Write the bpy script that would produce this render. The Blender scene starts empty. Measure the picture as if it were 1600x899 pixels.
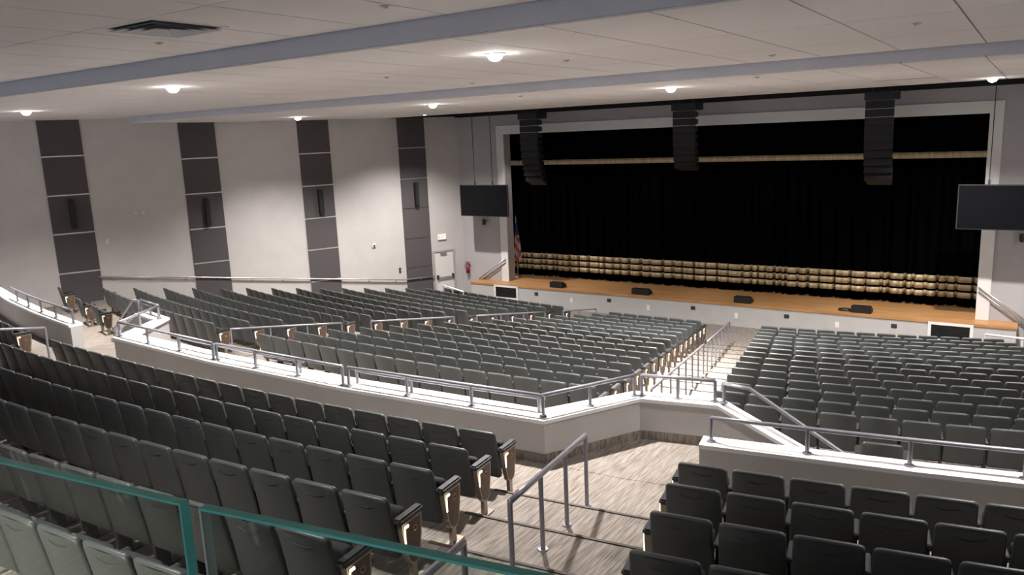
import bpy, bmesh, math, random
from mathutils import Vector, Matrix
random.seed(7)
scn = bpy.context.scene
COL = scn.collection

# ------------------------------------------------------------------ camera
ZC = 7.07                      # camera height above the orchestra floor by the stage
F_PX = 1219.28
RX = Vector((0.83281084, 0.0718018, -0.54888124))    # world axes in camera space (x right, y down, z forward)
RY = Vector((0.55203462, -0.18123023, 0.81388782))
RZ = Vector((-0.04103526, -0.98081604, -0.19056758))
cam = bpy.data.cameras.new('camera')
cam.sensor_width = 36.0
cam.lens = F_PX / 1600 * 36
cam.clip_start = 0.05
cam.clip_end = 200
camo = bpy.data.objects.new('camera', cam)
COL.objects.link(camo)
right = Vector((RX[0], RY[0], RZ[0])); down = Vector((RX[1], RY[1], RZ[1])); fwd = Vector((RX[2], RY[2], RZ[2]))
camo.matrix_world = Matrix(((right.x, -down.x, -fwd.x, 0), (right.y, -down.y, -fwd.y, 0),
                            (right.z, -down.z, -fwd.z, ZC), (0, 0, 0, 1)))
scn.camera = camo

# ------------------------------------------------------------------ world, exposure
world = bpy.data.worlds.new('world'); scn.world = world
world.use_nodes = True
world.node_tree.nodes['Background'].inputs[0].default_value = (0.72, 0.83, 1.0, 1)
world.node_tree.nodes['Background'].inputs[1].default_value = 0.38
scn.view_settings.view_transform = 'Standard'
scn.view_settings.look = 'None'
scn.view_settings.gamma = 1.0
scn.view_settings.exposure = 1.25
scn.view_settings.use_curve_mapping = False

LAMP_W = 1900.0                # each ceiling downlight
UNDER_W = 115.0                # each wall light under the viewing platform
STAGE_W = 175.0                # each stage wash light
LAMP_COL = (1.0, 0.955, 0.92)

# ------------------------------------------------------------------ helpers
CX, CY = -10.32, 62.05         # the seating curves share this centre


def pol(r, off):
    """plan point on the arc of radius r at sideways offset off from the hall's axis"""
    return CX + off, CY - math.sqrt(r * r - off * off)


def depth_px(x, y, z):
    v = Vector((x, y, z - ZC))
    c = RX * v.x + RY * v.y + RZ * v.z
    if c.z < 0.05:
        return None
    return c.z, 800 + F_PX * c.x / c.z, 449.5 + F_PX * c.y / c.z


def node_mat(name, col, rough=0.6, metal=0.0, var=0.0, scale=8.0, stretch=(1, 1, 1), bump=0.0, spec=0.5, col2=None):
    m = bpy.data.materials.new(name); m.use_nodes = True
    nt = m.node_tree; b = nt.nodes['Principled BSDF']
    b.inputs['Roughness'].default_value = rough
    b.inputs['Metallic'].default_value = metal
    b.inputs['Specular IOR Level'].default_value = spec
    c = tuple(col) + (1,)
    b.inputs['Base Color'].default_value = c
    if var > 0 or bump > 0 or col2:
        tc = nt.nodes.new('ShaderNodeTexCoord'); mp = nt.nodes.new('ShaderNodeMapping')
        mp.inputs['Scale'].default_value = stretch
        no = nt.nodes.new('ShaderNodeTexNoise'); no.inputs['Scale'].default_value = scale; no.inputs['Detail'].default_value = 5
        nt.links.new(tc.outputs['Object'], mp.inputs[0]); nt.links.new(mp.outputs[0], no.inputs['Vector'])
        if var > 0 or col2:
            rp = nt.nodes.new('ShaderNodeValToRGB')
            c2 = col2 if col2 else tuple(min(1, v * (1 + var)) for v in col)
            c1 = col if col2 else tuple(v * (1 - var) for v in col)
            rp.color_ramp.elements[0].position = 0.36; rp.color_ramp.elements[1].position = 0.64
            rp.color_ramp.elements[0].color = tuple(c1) + (1,); rp.color_ramp.elements[1].color = tuple(c2) + (1,)
            nt.links.new(no.outputs['Fac'], rp.inputs[0]); nt.links.new(rp.outputs[0], b.inputs['Base Color'])
        if bump > 0:
            bp = nt.nodes.new('ShaderNodeBump'); bp.inputs['Strength'].default_value = bump; bp.inputs['Distance'].default_value = 0.01
            nt.links.new(no.outputs['Fac'], bp.inputs['Height']); nt.links.new(bp.outputs[0], b.inputs['Normal'])
    return m


def emit_mat(name, col, strength):
    m = bpy.data.materials.new(name); m.use_nodes = True
    b = m.node_tree.nodes['Principled BSDF']
    b.inputs['Base Color'].default_value = tuple(col) + (1,)
    b.inputs['Emission Color'].default_value = tuple(col) + (1,)
    b.inputs['Emission Strength'].default_value = strength
    return m


M = {}
M['wall'] = node_mat('wall_paint', (0.55, 0.52, 0.505), 0.75, var=0.03, scale=1.5)
M['wall_stage'] = node_mat('stage_wall_paint', (0.42, 0.395, 0.40), 0.75, var=0.03, scale=1.5)
M['white'] = node_mat('white_paint', (0.72, 0.70, 0.68), 0.6, var=0.02, scale=3)
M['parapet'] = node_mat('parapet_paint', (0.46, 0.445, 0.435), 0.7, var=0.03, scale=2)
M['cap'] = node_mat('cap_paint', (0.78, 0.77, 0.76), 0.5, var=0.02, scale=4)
M['tile'] = node_mat('ceiling_tile', (0.755, 0.73, 0.735), 0.9, var=0.03, scale=60, bump=0.15)
M['grid'] = node_mat('ceiling_joint', (0.30, 0.28, 0.28), 0.9, var=0.02)
M['fascia'] = node_mat('soffit_paint', (0.53, 0.54, 0.59), 0.8, var=0.02, scale=2)
M['black'] = node_mat('black_paint', (0.006, 0.006, 0.006), 0.8, var=0.1)
M['panel'] = node_mat('acoustic_fabric', (0.085, 0.076, 0.078), 0.95, var=0.12, scale=120, bump=0.2)
M['reveal'] = node_mat('reveal_aluminium', (0.62, 0.60, 0.58), 0.45, 0.6, var=0.05)
M['carpet'] = node_mat('streaked_carpet', (0.14, 0.117, 0.098), 0.95, scale=2.2, stretch=(26, 1.6, 3), bump=0.3, col2=(0.28, 0.245, 0.213))
M['nosing'] = node_mat('rubber_nosing', (0.07, 0.058, 0.05), 0.7, var=0.1)
M['concrete'] = node_mat('sealed_concrete', (0.30, 0.29, 0.28), 0.7, var=0.12, scale=4)
M['fabric'] = node_mat('seat_fabric', (0.035, 0.037, 0.037), 0.85, var=0.10, scale=180, bump=0.25, spec=0.25)
M['shell'] = node_mat('seat_shell', (0.058, 0.063, 0.062), 0.45, var=0.06, scale=90, bump=0.08, spec=0.5)
M['arm'] = node_mat('armrest_plastic', (0.03, 0.031, 0.033), 0.45, var=0.05)
M['iron'] = node_mat('painted_iron', (0.045, 0.044, 0.044), 0.5, 0.3, var=0.05)
M['bronze'] = node_mat('end_panel_metal', (0.34, 0.29, 0.25), 0.35, 0.7, var=0.05)
M['laminate'] = node_mat('walnut_laminate', (0.095, 0.06, 0.042), 0.45, var=0.2, scale=6, stretch=(1, 1, 0.15))
M['gold_ring'] = node_mat('brass_emblem', (0.55, 0.36, 0.16), 0.3, 0.9, var=0.05)
M['rail'] = node_mat('grey_painted_rail', (0.25, 0.245, 0.275), 0.35, 0.35, var=0.04)
M['steel'] = node_mat('brushed_steel', (0.55, 0.54, 0.53), 0.35, 0.85, var=0.05)
M['wood'] = node_mat('maple_stage', (0.36, 0.175, 0.066), 0.4, scale=1.6, stretch=(0.5, 9, 1), col2=(0.47, 0.255, 0.105))
M['curtain'] = node_mat('black_velour', (0.0016, 0.0016, 0.0024), 1.0, var=0.2, scale=30, spec=0.0)
M['gold'] = node_mat('gold_satin', (0.50, 0.40, 0.245), 0.45, 0.25, var=0.18, scale=9, stretch=(1, 1, 0.2))
M['speaker'] = node_mat('speaker_black', (0.006, 0.006, 0.007), 0.55, var=0.2)
M['grille'] = node_mat('speaker_grille', (0.009, 0.009, 0.010), 0.7, 0.0, var=0.3, scale=90, bump=0.5)
M['screen'] = node_mat('screen_glass', (0.004, 0.004, 0.005), 0.22, var=0.1, spec=0.2)
M['red'] = node_mat('red_enamel', (0.22, 0.025, 0.03), 0.4, var=0.05)
M['dark'] = node_mat('dark_plastic', (0.03, 0.03, 0.03), 0.5, var=0.05)
M['lamp'] = emit_mat('lamp_lens', (1.0, 0.95, 0.9), 45)
M['aisle_lamp'] = emit_mat('aisle_lamp_lens', (1.0, 0.80, 0.55), 1.1)
M['exit'] = emit_mat('exit_sign_face', (1.0, 0.62, 0.55), 0.45)
M['exit_red'] = emit_mat('exit_sign_letters', (0.9, 0.06, 0.05), 0.4)

# laminated glass with a green body seen at its edges
g = bpy.data.materials.new('balustrade_glass'); g.use_nodes = True
gn = g.node_tree; gn.nodes.remove(gn.nodes['Principled BSDF'])
g_tr = gn.nodes.new('ShaderNodeBsdfTransparent'); g_tr.inputs[0].default_value = (0.93, 0.975, 0.955, 1)
g_gl = gn.nodes.new('ShaderNodeBsdfGlossy'); g_gl.inputs['Roughness'].default_value = 0.01
g_lw = gn.nodes.new('ShaderNodeLayerWeight'); g_lw.inputs['Blend'].default_value = 0.5
g_pw = gn.nodes.new('ShaderNodeMath'); g_pw.operation = 'POWER'; g_pw.inputs[1].default_value = 4.0
g_fr = gn.nodes.new('ShaderNodeMath'); g_fr.operation = 'MULTIPLY_ADD'; g_fr.inputs[1].default_value = 0.8; g_fr.inputs[2].default_value = 0.035
gn.links.new(g_lw.outputs['Facing'], g_pw.inputs[0]); gn.links.new(g_pw.outputs[0], g_fr.inputs[0])
g_mx = gn.nodes.new('ShaderNodeMixShader')
gn.links.new(g_fr.outputs[0], g_mx.inputs[0]); gn.links.new(g_tr.outputs[0], g_mx.inputs[1]); gn.links.new(g_gl.outputs[0], g_mx.inputs[2])
gn.links.new(g_mx.outputs[0], gn.nodes['Material Output'].inputs['Surface'])
M['glass'] = g
M['glass_arris'] = node_mat('ground_glass_arris', (0.50, 0.49, 0.43), 0.3, var=0.05)
M['glass_edge'] = node_mat('polished_glass_edge', (0.16, 0.58, 0.47), 0.12, var=0.15, scale=5)


def put(name, bm, mat, parent=None, smooth=False):
    me = bpy.data.meshes.new(name)
    bmesh.ops.recalc_face_normals(bm, faces=bm.faces[:])
    bm.to_mesh(me); bm.free()
    for m_ in (mat if isinstance(mat, (list, tuple)) else [mat]):
        me.materials.append(M[m_])
    if smooth:
        for p in me.polygons:
            p.use_smooth = True
    o = bpy.data.objects.new(name, me); COL.objects.link(o)
    if parent is not None:
        o.parent = parent
    return o


def tag(o, label, cat, group=None):
    o['label'] = label; o['category'] = cat
    if group:
        o['group'] = group
    return o


def struct(o, label=None, cat=None):
    o['kind'] = 'structure'
    if label:
        o['label'] = label
    if cat:
        o['category'] = cat
    return o


def empty(name, loc=(0, 0, 0), rz=0.0):
    o = bpy.data.objects.new(name, None); COL.objects.link(o)
    o.location = loc; o.rotation_euler = (0, 0, rz); o.empty_display_size = 0.1
    return o


def box(bm, x0, x1, y0, y1, z0, z1, mtx=None):
    vs = [bm.verts.new((x, y, z)) for z in (z0, z1) for y in (y0, y1) for x in (x0, x1)]
    for f in ((0, 2, 3, 1), (4, 5, 7, 6), (0, 1, 5, 4), (2, 6, 7, 3), (0, 4, 6, 2), (1, 3, 7, 5)):
        bm.faces.new([vs[i] for i in f])
    if mtx is not None:
        bmesh.ops.transform(bm, matrix=mtx, verts=vs)
    return vs


def bbox(x0, x1, y0, y1, z0, z1, bev=0.0):
    bm = bmesh.new(); box(bm, x0, x1, y0, y1, z0, z1)
    if bev > 0:
        bmesh.ops.bevel(bm, geom=bm.edges[:], offset=bev, segments=2, affect='EDGES')
    return bm


def tube(bm, pts, r, seg=8, cap=True):
    pts = [Vector(p) for p in pts]; rings = []
    for i, p in enumerate(pts):
        a = pts[max(0, i - 1)]; b = pts[min(len(pts) - 1, i + 1)]
        d = (b - a).normalized()
        up = Vector((0, 0, 1)) if abs(d.z) < 0.95 else Vector((1, 0, 0))
        u = d.cross(up).normalized(); v = d.cross(u)
        k = 1.0
        if 0 < i < len(pts) - 1:
            d0 = (p - pts[i - 1]).normalized()
            k = 1 / max(0.5, d0.dot(d))
        rings.append([bm.verts.new(p + (u * math.cos(t) + v * math.sin(t)) * r * (k ** 0.5)) for t in [2 * math.pi * j / seg for j in range(seg)]])
    for a, b in zip(rings, rings[1:]):
        for j in range(seg):
            bm.faces.new((a[j], a[(j + 1) % seg], b[(j + 1) % seg], b[j]))
    if cap:
        bm.faces.new(rings[0]); bm.faces.new(rings[-1])


def cyl(bm, c, r0, r1, z0, z1, seg=16):
    a = [bm.verts.new((c[0] + r0 * math.cos(2 * math.pi * i / seg), c[1] + r0 * math.sin(2 * math.pi * i / seg), z0)) for i in range(seg)]
    b = [bm.verts.new((c[0] + r1 * math.cos(2 * math.pi * i / seg), c[1] + r1 * math.sin(2 * math.pi * i / seg), z1)) for i in range(seg)]
    for i in range(seg):
        bm.faces.new((a[i], a[(i + 1) % seg], b[(i + 1) % seg], b[i]))
    bm.faces.new(a); bm.faces.new(b)


def prism(bm, poly, z0, z1):
    """poly: plan points; z1 may be a list of heights per point"""
    zt = z1 if isinstance(z1, (list, tuple)) else [z1] * len(poly)
    a = [bm.verts.new((x, y, z0)) for x, y in poly]
    b = [bm.verts.new((p[0], p[1], z)) for p, z in zip(poly, zt)]
    n = len(poly)
    for i in range(n):
        bm.faces.new((a[i], a[(i + 1) % n], b[(i + 1) % n], b[i]))
    bm.faces.new(a); bm.faces.new(b)


# ------------------------------------------------------------------ room shell
WS = 0.43                                   # splay of the side walls
WX0, WY0 = -21.3, 27.75                     # corner of left wall and stage wall
WL = math.hypot(WS, 1)


def wall_x(y):
    return WX0 - WS * (WY0 - y)


def wall_x_right(y):
    return 2 * CX - wall_x(y)


# left wall in its own frame: local x runs from the stage corner towards the rear, local y into the room, z up
WANG = math.atan2(-1, -WS)
wl = put('wall_left', bbox(-0.6, 36, -0.3, 0, -0.6, 9.0), 'wall')
wl.location = (WX0, WY0, 0); wl.rotation_euler = (0, 0, WANG)
struct(wl)
wr = put('wall_right', bbox(-0.6, 36, 0, 0.3, -0.6, 9.0), 'wall')
wr.location = (2 * CX - WX0, WY0, 0); wr.rotation_euler = (0, 0, math.atan2(-1, WS))
struct(wr)

# stage wall: one frame-shaped mesh round the opening
OX0, OX1, OZ = -18.85, -1.27, ZC + 0.08
bm = bmesh.new()
prof = [(-21.6, -0.3), (-21.6, ZC + 1.9), (1.2, ZC + 1.9), (1.2, -0.3), (OX1, -0.3), (OX1, OZ), (OX0, OZ), (OX0, -0.3)]
fa = [bm.verts.new((x, WY0 + 0.05, z)) for x, z in prof]; fb = [bm.verts.new((x, WY0 + 0.5, z)) for x, z in prof]
for i in range(8):
    j = (i + 1) % 8
    bm.faces.new((fa[i], fa[j], fb[j], fb[i]))
bm.faces.new(fa); bm.faces.new(fb)
struct(put('wall_stage', bm, 'wall_stage'))
bm = bmesh.new()
tw = 0.36
prof = [(OX0 - tw, ZC - 6.23), (OX0 - tw, OZ + tw), (OX1 + tw, OZ + tw), (OX1 + tw, ZC - 6.23), (OX1, ZC - 6.23), (OX1, OZ), (OX0, OZ), (OX0, ZC - 6.23)]
fa = [bm.verts.new((x, WY0 - 0.01, z)) for x, z in prof]; fb = [bm.verts.new((x, WY0 + 0.06, z)) for x, z in prof]
for i in range(8):
    j = (i + 1) % 8
    bm.faces.new((fa[i], fa[j], fb[j], fb[i]))
bm.faces.new(fa); bm.faces.new(fb)
struct(put('trim_1', bm, 'white'), 'wide white frame around the stage opening', 'trim')
struct(put('trim_2', bbox(-21.5, 0.9, WY0 - 0.06, WY0 + 0.05, ZC + 0.88, ZC + 1.35), 'black'), 'black band along the top of the stage wall', 'trim')

# stage
SZ = ZC - 6.23
SX0, SX1, SY = -20.47, -0.13, 27.1
st = struct(put('floor_stage', bbox(SX0, SX1, SY - 0.03, 33.5, SZ - 0.09, SZ, 0.008), 'wood'))
struct(put('wall_stage_front', bbox(SX0 + 0.02, SX1 - 0.02, SY, SY + 0.25, -0.02, SZ - 0.09), 'parapet'))
struct(put('wall_stage_back', bbox(-23, 3, 33.5, 33.8, SZ, ZC + 2), 'black'))

# floor: tiers cut along the seating curves
H = lambda i: 4.2135 + 0.1348 * i           # drop from the camera to the back tops of orchestra row i
SEAT_H = 0.86
OR = lambda i: 51.03 - 0.90 * i             # radius of those back tops
RR = lambda k: 55.2 + 0.92 * k
RH = [3.45, 3.265, 3.09, 2.93, 2.78, 2.64]
of_z = lambda i: ZC - H(i) - SEAT_H
rf_z = lambda k: ZC - RH[k] - SEAT_H
XZ = of_z(0)                                # cross aisle
LZ = rf_z(0)                                # landing behind the parapet
CAPZ = ZC - 3.70

floor = empty('floor'); struct(floor)


def left_limit(r):
    """sideways offset where the arc meets the left wall"""
    lo, hi = -24.0, -5.0
    for _ in range(40):
        mid = (lo + hi) / 2
        x, y = pol(r, mid)
        if x < wall_x(y):
            lo = mid
        else:
            hi = mid
    return hi


def ring(name, r0, r1, z, parent, o0=None, o1=None, zb=-0.5, mat='carpet', n=22):
    a0 = left_limit(r0) if o0 is None else o0
    b0 = left_limit(r1) if o0 is None else o0
    a1 = -left_limit(r0) if o1 is None else o1
    b1 = -left_limit(r1) if o1 is None else o1
    inn = [pol(r0, a0 + (a1 - a0) * i / n) for i in range(n + 1)]
    out = [pol(r1, b0 + (b1 - b0) * i / n) for i in range(n + 1)]
    bm = bmesh.new()
    prism(bm, inn + out[::-1], zb, z)
    return put(name, bm, mat, parent)


def arc_strip(name, r, z, o0, o1, parent, mat='nosing', w=0.035, h=0.012, n=4):
    bm = bmesh.new()
    inn = [pol(r - w / 2, o0 + (o1 - o0) * i / n) for i in range(n + 1)]
    out = [pol(r + w / 2, o0 + (o1 - o0) * i / n) for i in range(n + 1)]
    prism(bm, inn + out[::-1], z - 0.02, z + h)
    return put(name, bm, mat, parent)


# flat floor in front of the stage, orchestra tiers, cross aisle, rear tiers
bm = bmesh.new(); box(bm, -23.5, 3, 23.0, 28.0, -0.3, 0.0); put('front_floor', bm, 'carpet', floor)
AIS = lambda i: 5.33 - 0.195 * i            # offset of the orchestra aisle centres
RAIS = lambda k: 6.28 + 0.25 * k            # offset of the rear aisle centres
for i in range(15):
    ring('tier', OR(i + 1) + 0.07, OR(i) + 0.07, max(0.01, of_z(i)), floor)
    if i < 14:
        for s in (-1, 1):
            arc_strip('nosing', OR(i + 1) + 0.09, of_z(i), s * AIS(i + 0.5) - 0.9, s * AIS(i + 0.5) + 0.9, floor)
ring('cross_aisle', OR(0) + 0.07, 54.0, XZ, floor)
ring('tier', 53.9, RR(0) + 0.07, LZ, floor, zb=XZ - 0.2)
for k in range(1, 6):
    ring('tier', RR(k - 1) + 0.07, RR(k) + 0.07 if k < 5 else 61.9, rf_z(k), floor, zb=XZ - 0.2)
for k in range(0, 5):
    for s in (-1, 1):
        arc_strip('nosing', RR(k) + 0.09, rf_z(k + 1), s * RAIS(k) - 1.05, s * RAIS(k) + 1.05, floor)
# landings at the heads of the rear aisles, each with its short flight going sideways down
P_A, P_B, P_C = (-5.18, 8.30), (-4.43, 9.67), (-3.37, 9.88)       # parapet corners, landing side
mir = lambda p: (2 * CX - p[0], p[1])
for s in (1, -1):
    f_ = (lambda p: p) if s > 0 else mir
    poly = [f_(p) for p in (P_A, (-4.44, 9.74), (-3.37, 9.95), (-3.2, 9.95), (-3.05, 8.52), (-4.1, 8.36))]
    bm = bmesh.new(); prism(bm, poly, XZ - 0.1, LZ + 0.004); put('landing', bm, 'carpet', floor)
    for j in range(4):
        x0 = -3.2 + 0.32 * j
        z = LZ - (j + 1) * (LZ - XZ) / 5
        pts = [(x0, pol(52.66, x0 - CX)[1]), (x0 + 0.32, pol(52.66, x0 + 0.32 - CX)[1]), (x0 + 0.32, pol(53.85, x0 + 0.32 - CX)[1]), (x0, pol(53.85, x0 - CX)[1])]
        bm = bmesh.new(); prism(bm, [f_(p) for p in pts], XZ - 0.1, z); put('step', bm, 'carpet', floor)
        bm = bmesh.new(); box(bm, x0 + 0.28 if s > 0 else 2 * CX - x0 - 0.32, x0 + 0.32 if s > 0 else 2 * CX - x0 - 0.28, min(p[1] for p in pts), max(p[1] for p in pts) - 0.1, z - 0.02, z + 0.012)
        put('nosing', bm, 'nosing', floor)

# ------------------------------------------------------------------ ceiling in three steps
CEIL = [('ceiling_rear', ZC + 1.40, -5.0, 7.47, -36, 14), ('ceiling_middle', ZC + 1.14, 7.47, 14.95, -33, 12), ('ceiling_front', ZC + 0.93, 14.95, 24.65, -24.9, 4.3)]
TX0 = -0.80
TW = 1.238
for name, z, y0, y1, x0, x1 in CEIL:
    top = ZC + 1.75
    yy1 = y1 if name != 'ceiling_middle' else 20.5
    if name == 'ceiling_middle':
        # runs on over the gap beside the front cloud
        bm = bmesh.new(); prism(bm, [(x0, y0), (x1, y0), (x1, y1 + 0.05), (-24.7, y1 + 0.05), (-24.7, 20.0), (x0, 20.0)], z + 0.02, top)
    else:
        bm = bbox(x0, x1, y0, y1, z + 0.02, top)
    c = put(name, bm, ['fascia', 'grid'])
    for p in c.data.polygons:
        if p.normal.z < -0.5:
            p.material_index = 1
    struct(c)
    rows = {'ceiling_rear': [(0.56, 2.86), (2.86, 5.16), (5.16, 7.46)], 'ceiling_middle': [(7.49, 10.13), (10.13, 12.47), (12.47, 14.91)],
            'ceiling_front': [(14.97 + 2.42 * j, 14.97 + 2.42 * (j + 1)) for j in range(4)]}[name]
    if name == 'ceiling_middle':
        rows = rows + [(14.91, 17.3)]
    for (a, b) in rows:
        me = None
        j = math.floor((x0 - TX0) / TW)
        while TX0 + j * TW < min(x1, 1.5):
            xa = TX0 + j * TW; j += 1
            xb = xa + TW
            lim = wall_x((a + b) / 2)
            if xb < lim + 0.2 or (name == 'ceiling_front' and xb < x0 + 0.5):
                continue
            if name == 'ceiling_middle' and a > 14.8 and xb > -24.8:
                continue
            if name == 'ceiling_front' and xa < x0:
                o = put('tile', bbox(x0 - xa + 0.003, TW - 0.011, 0.011, b - a - 0.011, 0, 0.022, 0), 'tile', c)
            elif me is None:
                o = put('tile', bbox(0.011, TW - 0.011, 0.011, b - a - 0.011, 0, 0.022, 0), 'tile', c); me = o.data
            else:
                o = bpy.data.objects.new('tile', me); COL.objects.link(o); o.parent = c
            o.location = (xa, a, z)
struct(put('ceiling_void', bbox(-24, 4, 24.65, WY0 + 0.05, ZC + 1.3, ZC + 1.7), 'black'))

# ------------------------------------------------------------------ downlights
lamps = []


def downlight(x, y, z, label, w=LAMP_W, size=128, blend=1.0, dome=True):
    t = empty('downlight', (x, y, z))
    tag(t, label, 'ceiling light', 'ceiling downlights')
    bm = bmesh.new(); cyl(bm, (0, 0), 0.15, 0.14, -0.012, 0.0, 24); put('trim_ring', bm, 'white', t)
    bm = bmesh.new()
    bmesh.ops.create_uvsphere(bm, u_segments=20, v_segments=10, radius=1.0)
    bmesh.ops.transform(bm, matrix=Matrix.Diagonal((0.115, 0.115, 0.105 if dome else 0.014, 1)), verts=bm.verts[:])  # dome shaped to imitate round glare and spill light on the ceiling
    bmesh.ops.bisect_plane(bm, geom=bm.verts[:] + bm.edges[:] + bm.faces[:], plane_co=(0, 0, -0.008), plane_no=(0, 0, 1), clear_outer=True)
    put('lens', bm, 'lamp', t, True)
    l = bpy.data.lights.new('downlight_beam', 'SPOT'); l.energy = w; l.color = LAMP_COL
    l.spot_size = math.radians(size); l.spot_blend = blend; l.shadow_soft_size = 0.09
    lo = bpy.data.objects.new('downlight_beam', l); COL.objects.link(lo); lo.parent = t; lo.location = (0, 0, -0.20)
    return t


MZ, FZ, NZ = ZC + 1.14, ZC + 0.93, ZC + 1.40
downlight(-6.43, 9.35, MZ, 'largest glowing downlight, in the middle ceiling panel over the aisle', w=LAMP_W * 0.95)
downlight(-13.33, 8.9, MZ, 'glowing downlight in the middle ceiling between the two dark wall stripes')
downlight(-21.8, 10.28, MZ, 'glowing downlight at far left just above the first dark wall stripe')
downlight(-21.02, 18.6, FZ, 'small glowing downlight above the third dark wall stripe', w=LAMP_W * 0.7)
downlight(-13.73, 16.9, FZ, 'glowing downlight left of the leftmost hanging speaker', w=LAMP_W * 1.1)
downlight(-7.05, 17.24, FZ, 'glowing downlight above the middle hanging speaker', w=LAMP_W * 2.8, size=134)
downlight(-19.5, 23.5, FZ, 'flush downlight near the black ceiling edge above the left screen', dome=False, w=LAMP_W * 0.7)
downlight(-1.08, 23.5, FZ, 'small glowing downlight at far right by the black ceiling edge')
# the rest of the same lighting grid, out of the picture
downlight(0.6, 17.8, FZ, 'ceiling downlight beyond the right edge of the picture, front row', w=LAMP_W * 0.6)
downlight(0.8, 9.2, MZ, 'ceiling downlight beyond the right edge of the picture, middle row', w=LAMP_W * 0.4)
downlight(-6.2, 1.6, NZ, 'ceiling downlight over the nearest seats, above the picture', w=LAMP_W * 0.3)


def stage_light(x, label):
    t = empty('stage_light', (x, 26.6, ZC + 1.3)); tag(t, label, 'stage light', 'stage wash lights above the ceiling edge')
    bm = bmesh.new(); tube(bm, [(0, 0, 0.0), (0, 0, -0.05)], 0.02, 6); put('yoke', bm, 'iron', t)
    bm = bmesh.new(); tube(bm, [(0, -0.10, -0.03), (0, 0.06, -0.13)], 0.06, 12); put('can', bm, 'speaker', t)
    l = bpy.data.lights.new('stage_beam', 'SPOT'); l.energy = STAGE_W; l.color = LAMP_COL; l.spot_size = math.radians(58); l.spot_blend = 0.5; l.shadow_soft_size = 0.06
    lo = bpy.data.objects.new('stage_beam', l); COL.objects.link(lo); lo.parent = t; lo.location = (0, 0.08, -0.15)
    lo.rotation_euler = (math.radians(16), 0, 0)


for x, lab in ((-17.6, 'left'), (-12.8, 'left middle'), (-7.6, 'right middle'), (-2.6, 'right')):
    stage_light(x, f'small {lab} stage spotlight hidden above the black ceiling edge')

# ------------------------------------------------------------------ seats
def outline(w0, w1, z0, z1, rc, n=4, side=2):
    """rounded quad in x/z, right side bottom to top, then left side top to bottom; w0 half width at the bottom, w1 at the top"""
    r = []
    for i in range(n):
        a = math.radians(-90 + 90 * i / (n - 1)); r.append((w0 - rc + rc * math.cos(a), z0 + rc + rc * math.sin(a)))
    for i in range(1, side + 1):
        t = i / (side + 1); r.append((w0 + (w1 - w0) * t, z0 + rc + (z1 - z0 - 2 * rc) * t))
    for i in range(n):
        a = math.radians(90 * i / (n - 1)); r.append((w1 - rc + rc * math.cos(a), z1 - rc + rc * math.sin(a)))
    return r + [(-x, z) for x, z in r[::-1]]


def cushion(w0, w1, z0, z1, rc, th, yfun, bow=0.0, n=4, inset=0.02):
    """upright padded panel whose mid plane is y = yfun(x, z)"""
    bm = bmesh.new()
    o = outline(w0, w1, z0, z1, rc, n)
    czm = (z0 + z1) / 2; m = len(o)

    def loop(k, dy):
        r = []
        for x, z in o:
            x2 = x * (1 - k / w1); z2 = czm + (z - czm) * (1 - k / ((z1 - z0) / 2))
            r.append(bm.verts.new((x2, yfun(x2, z2) + dy, z2)))
        return r
    L = [loop(inset, -th / 2), loop(0.0, -th / 2 + inset * 0.7), loop(0.0, th / 2 - inset * 0.7), loop(inset, th / 2)]
    for a, b in zip(L, L[1:]):
        for i in range(m):
            bm.faces.new((a[i], a[(i + 1) % m], b[(i + 1) % m], b[i]))
    for lp, dy in ((L[0], -th / 2 - bow), (L[3], th / 2 + bow)):
        mids = [bm.verts.new((0, yfun(0, lp[i].co.z) + dy, lp[i].co.z)) for i in range(m // 2)]
        for i in range(m // 2 - 1):
            bm.faces.new((lp[i], lp[i + 1], mids[i + 1], mids[i])); bm.faces.new((mids[i], mids[i + 1], lp[m - 2 - i], lp[m - 1 - i]))
    return bm


def back_y(x, z):
    t = (0.86 - z)
    return -0.055 + 0.21 * t - 0.05 * t * t + 0.10 * x * x * 1.2


def mesh_of(bm, mats, name, smooth=True):
    me = bpy.data.meshes.new(name)
    bmesh.ops.recalc_face_normals(bm, faces=bm.faces[:])
    bm.to_mesh(me); bm.free()
    for m_ in mats:
        me.materials.append(M[m_])
    if smooth:
        for p in me.polygons:
            p.use_smooth = True
    me['mats'] = mats
    return me


SM = {}
SM['backrest'] = mesh_of(cushion(0.262, 0.25, 0.25, 0.86, 0.045, 0.055, back_y, 0.004), ['shell'], 'seat_backrest')
bm = bmesh.new()
tube(bm, [(0.012 * i, back_y(0.012 * i, 0.755) - 0.0325, 0.765 - 0.022 * (1 - (i / 9) ** 2)) for i in range(-9, 10)], 0.0028, 5)
SM['seam'] = mesh_of(bm, ['arm'], 'seat_seam')
SM['seat'] = mesh_of(cushion(0.215, 0.225, 0.30, 0.66, 0.04, 0.09, lambda x, z: 0.185 + 0.12 * (0.66 - z), 0.004), ['fabric'], 'seat_cushion')
bm = bmesh.new(); box(bm, 0.25, 0.30, 0.0, 0.30, 0.585, 0.625)
bmesh.ops.bevel(bm, geom=bm.edges[:], offset=0.012, segments=1, affect='EDGES')
SM['armrest'] = mesh_of(bm, ['arm'], 'seat_armrest', False)
bm = bmesh.new(); box(bm, 0.26, 0.29, 0.06, 0.20, 0.02, 0.59); vs = box(bm, 0.235, 0.315, 0.0, 0.28, 0.0, 0.02)
SM['standard'] = mesh_of(bm, ['iron'], 'seat_standard', False)


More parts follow.
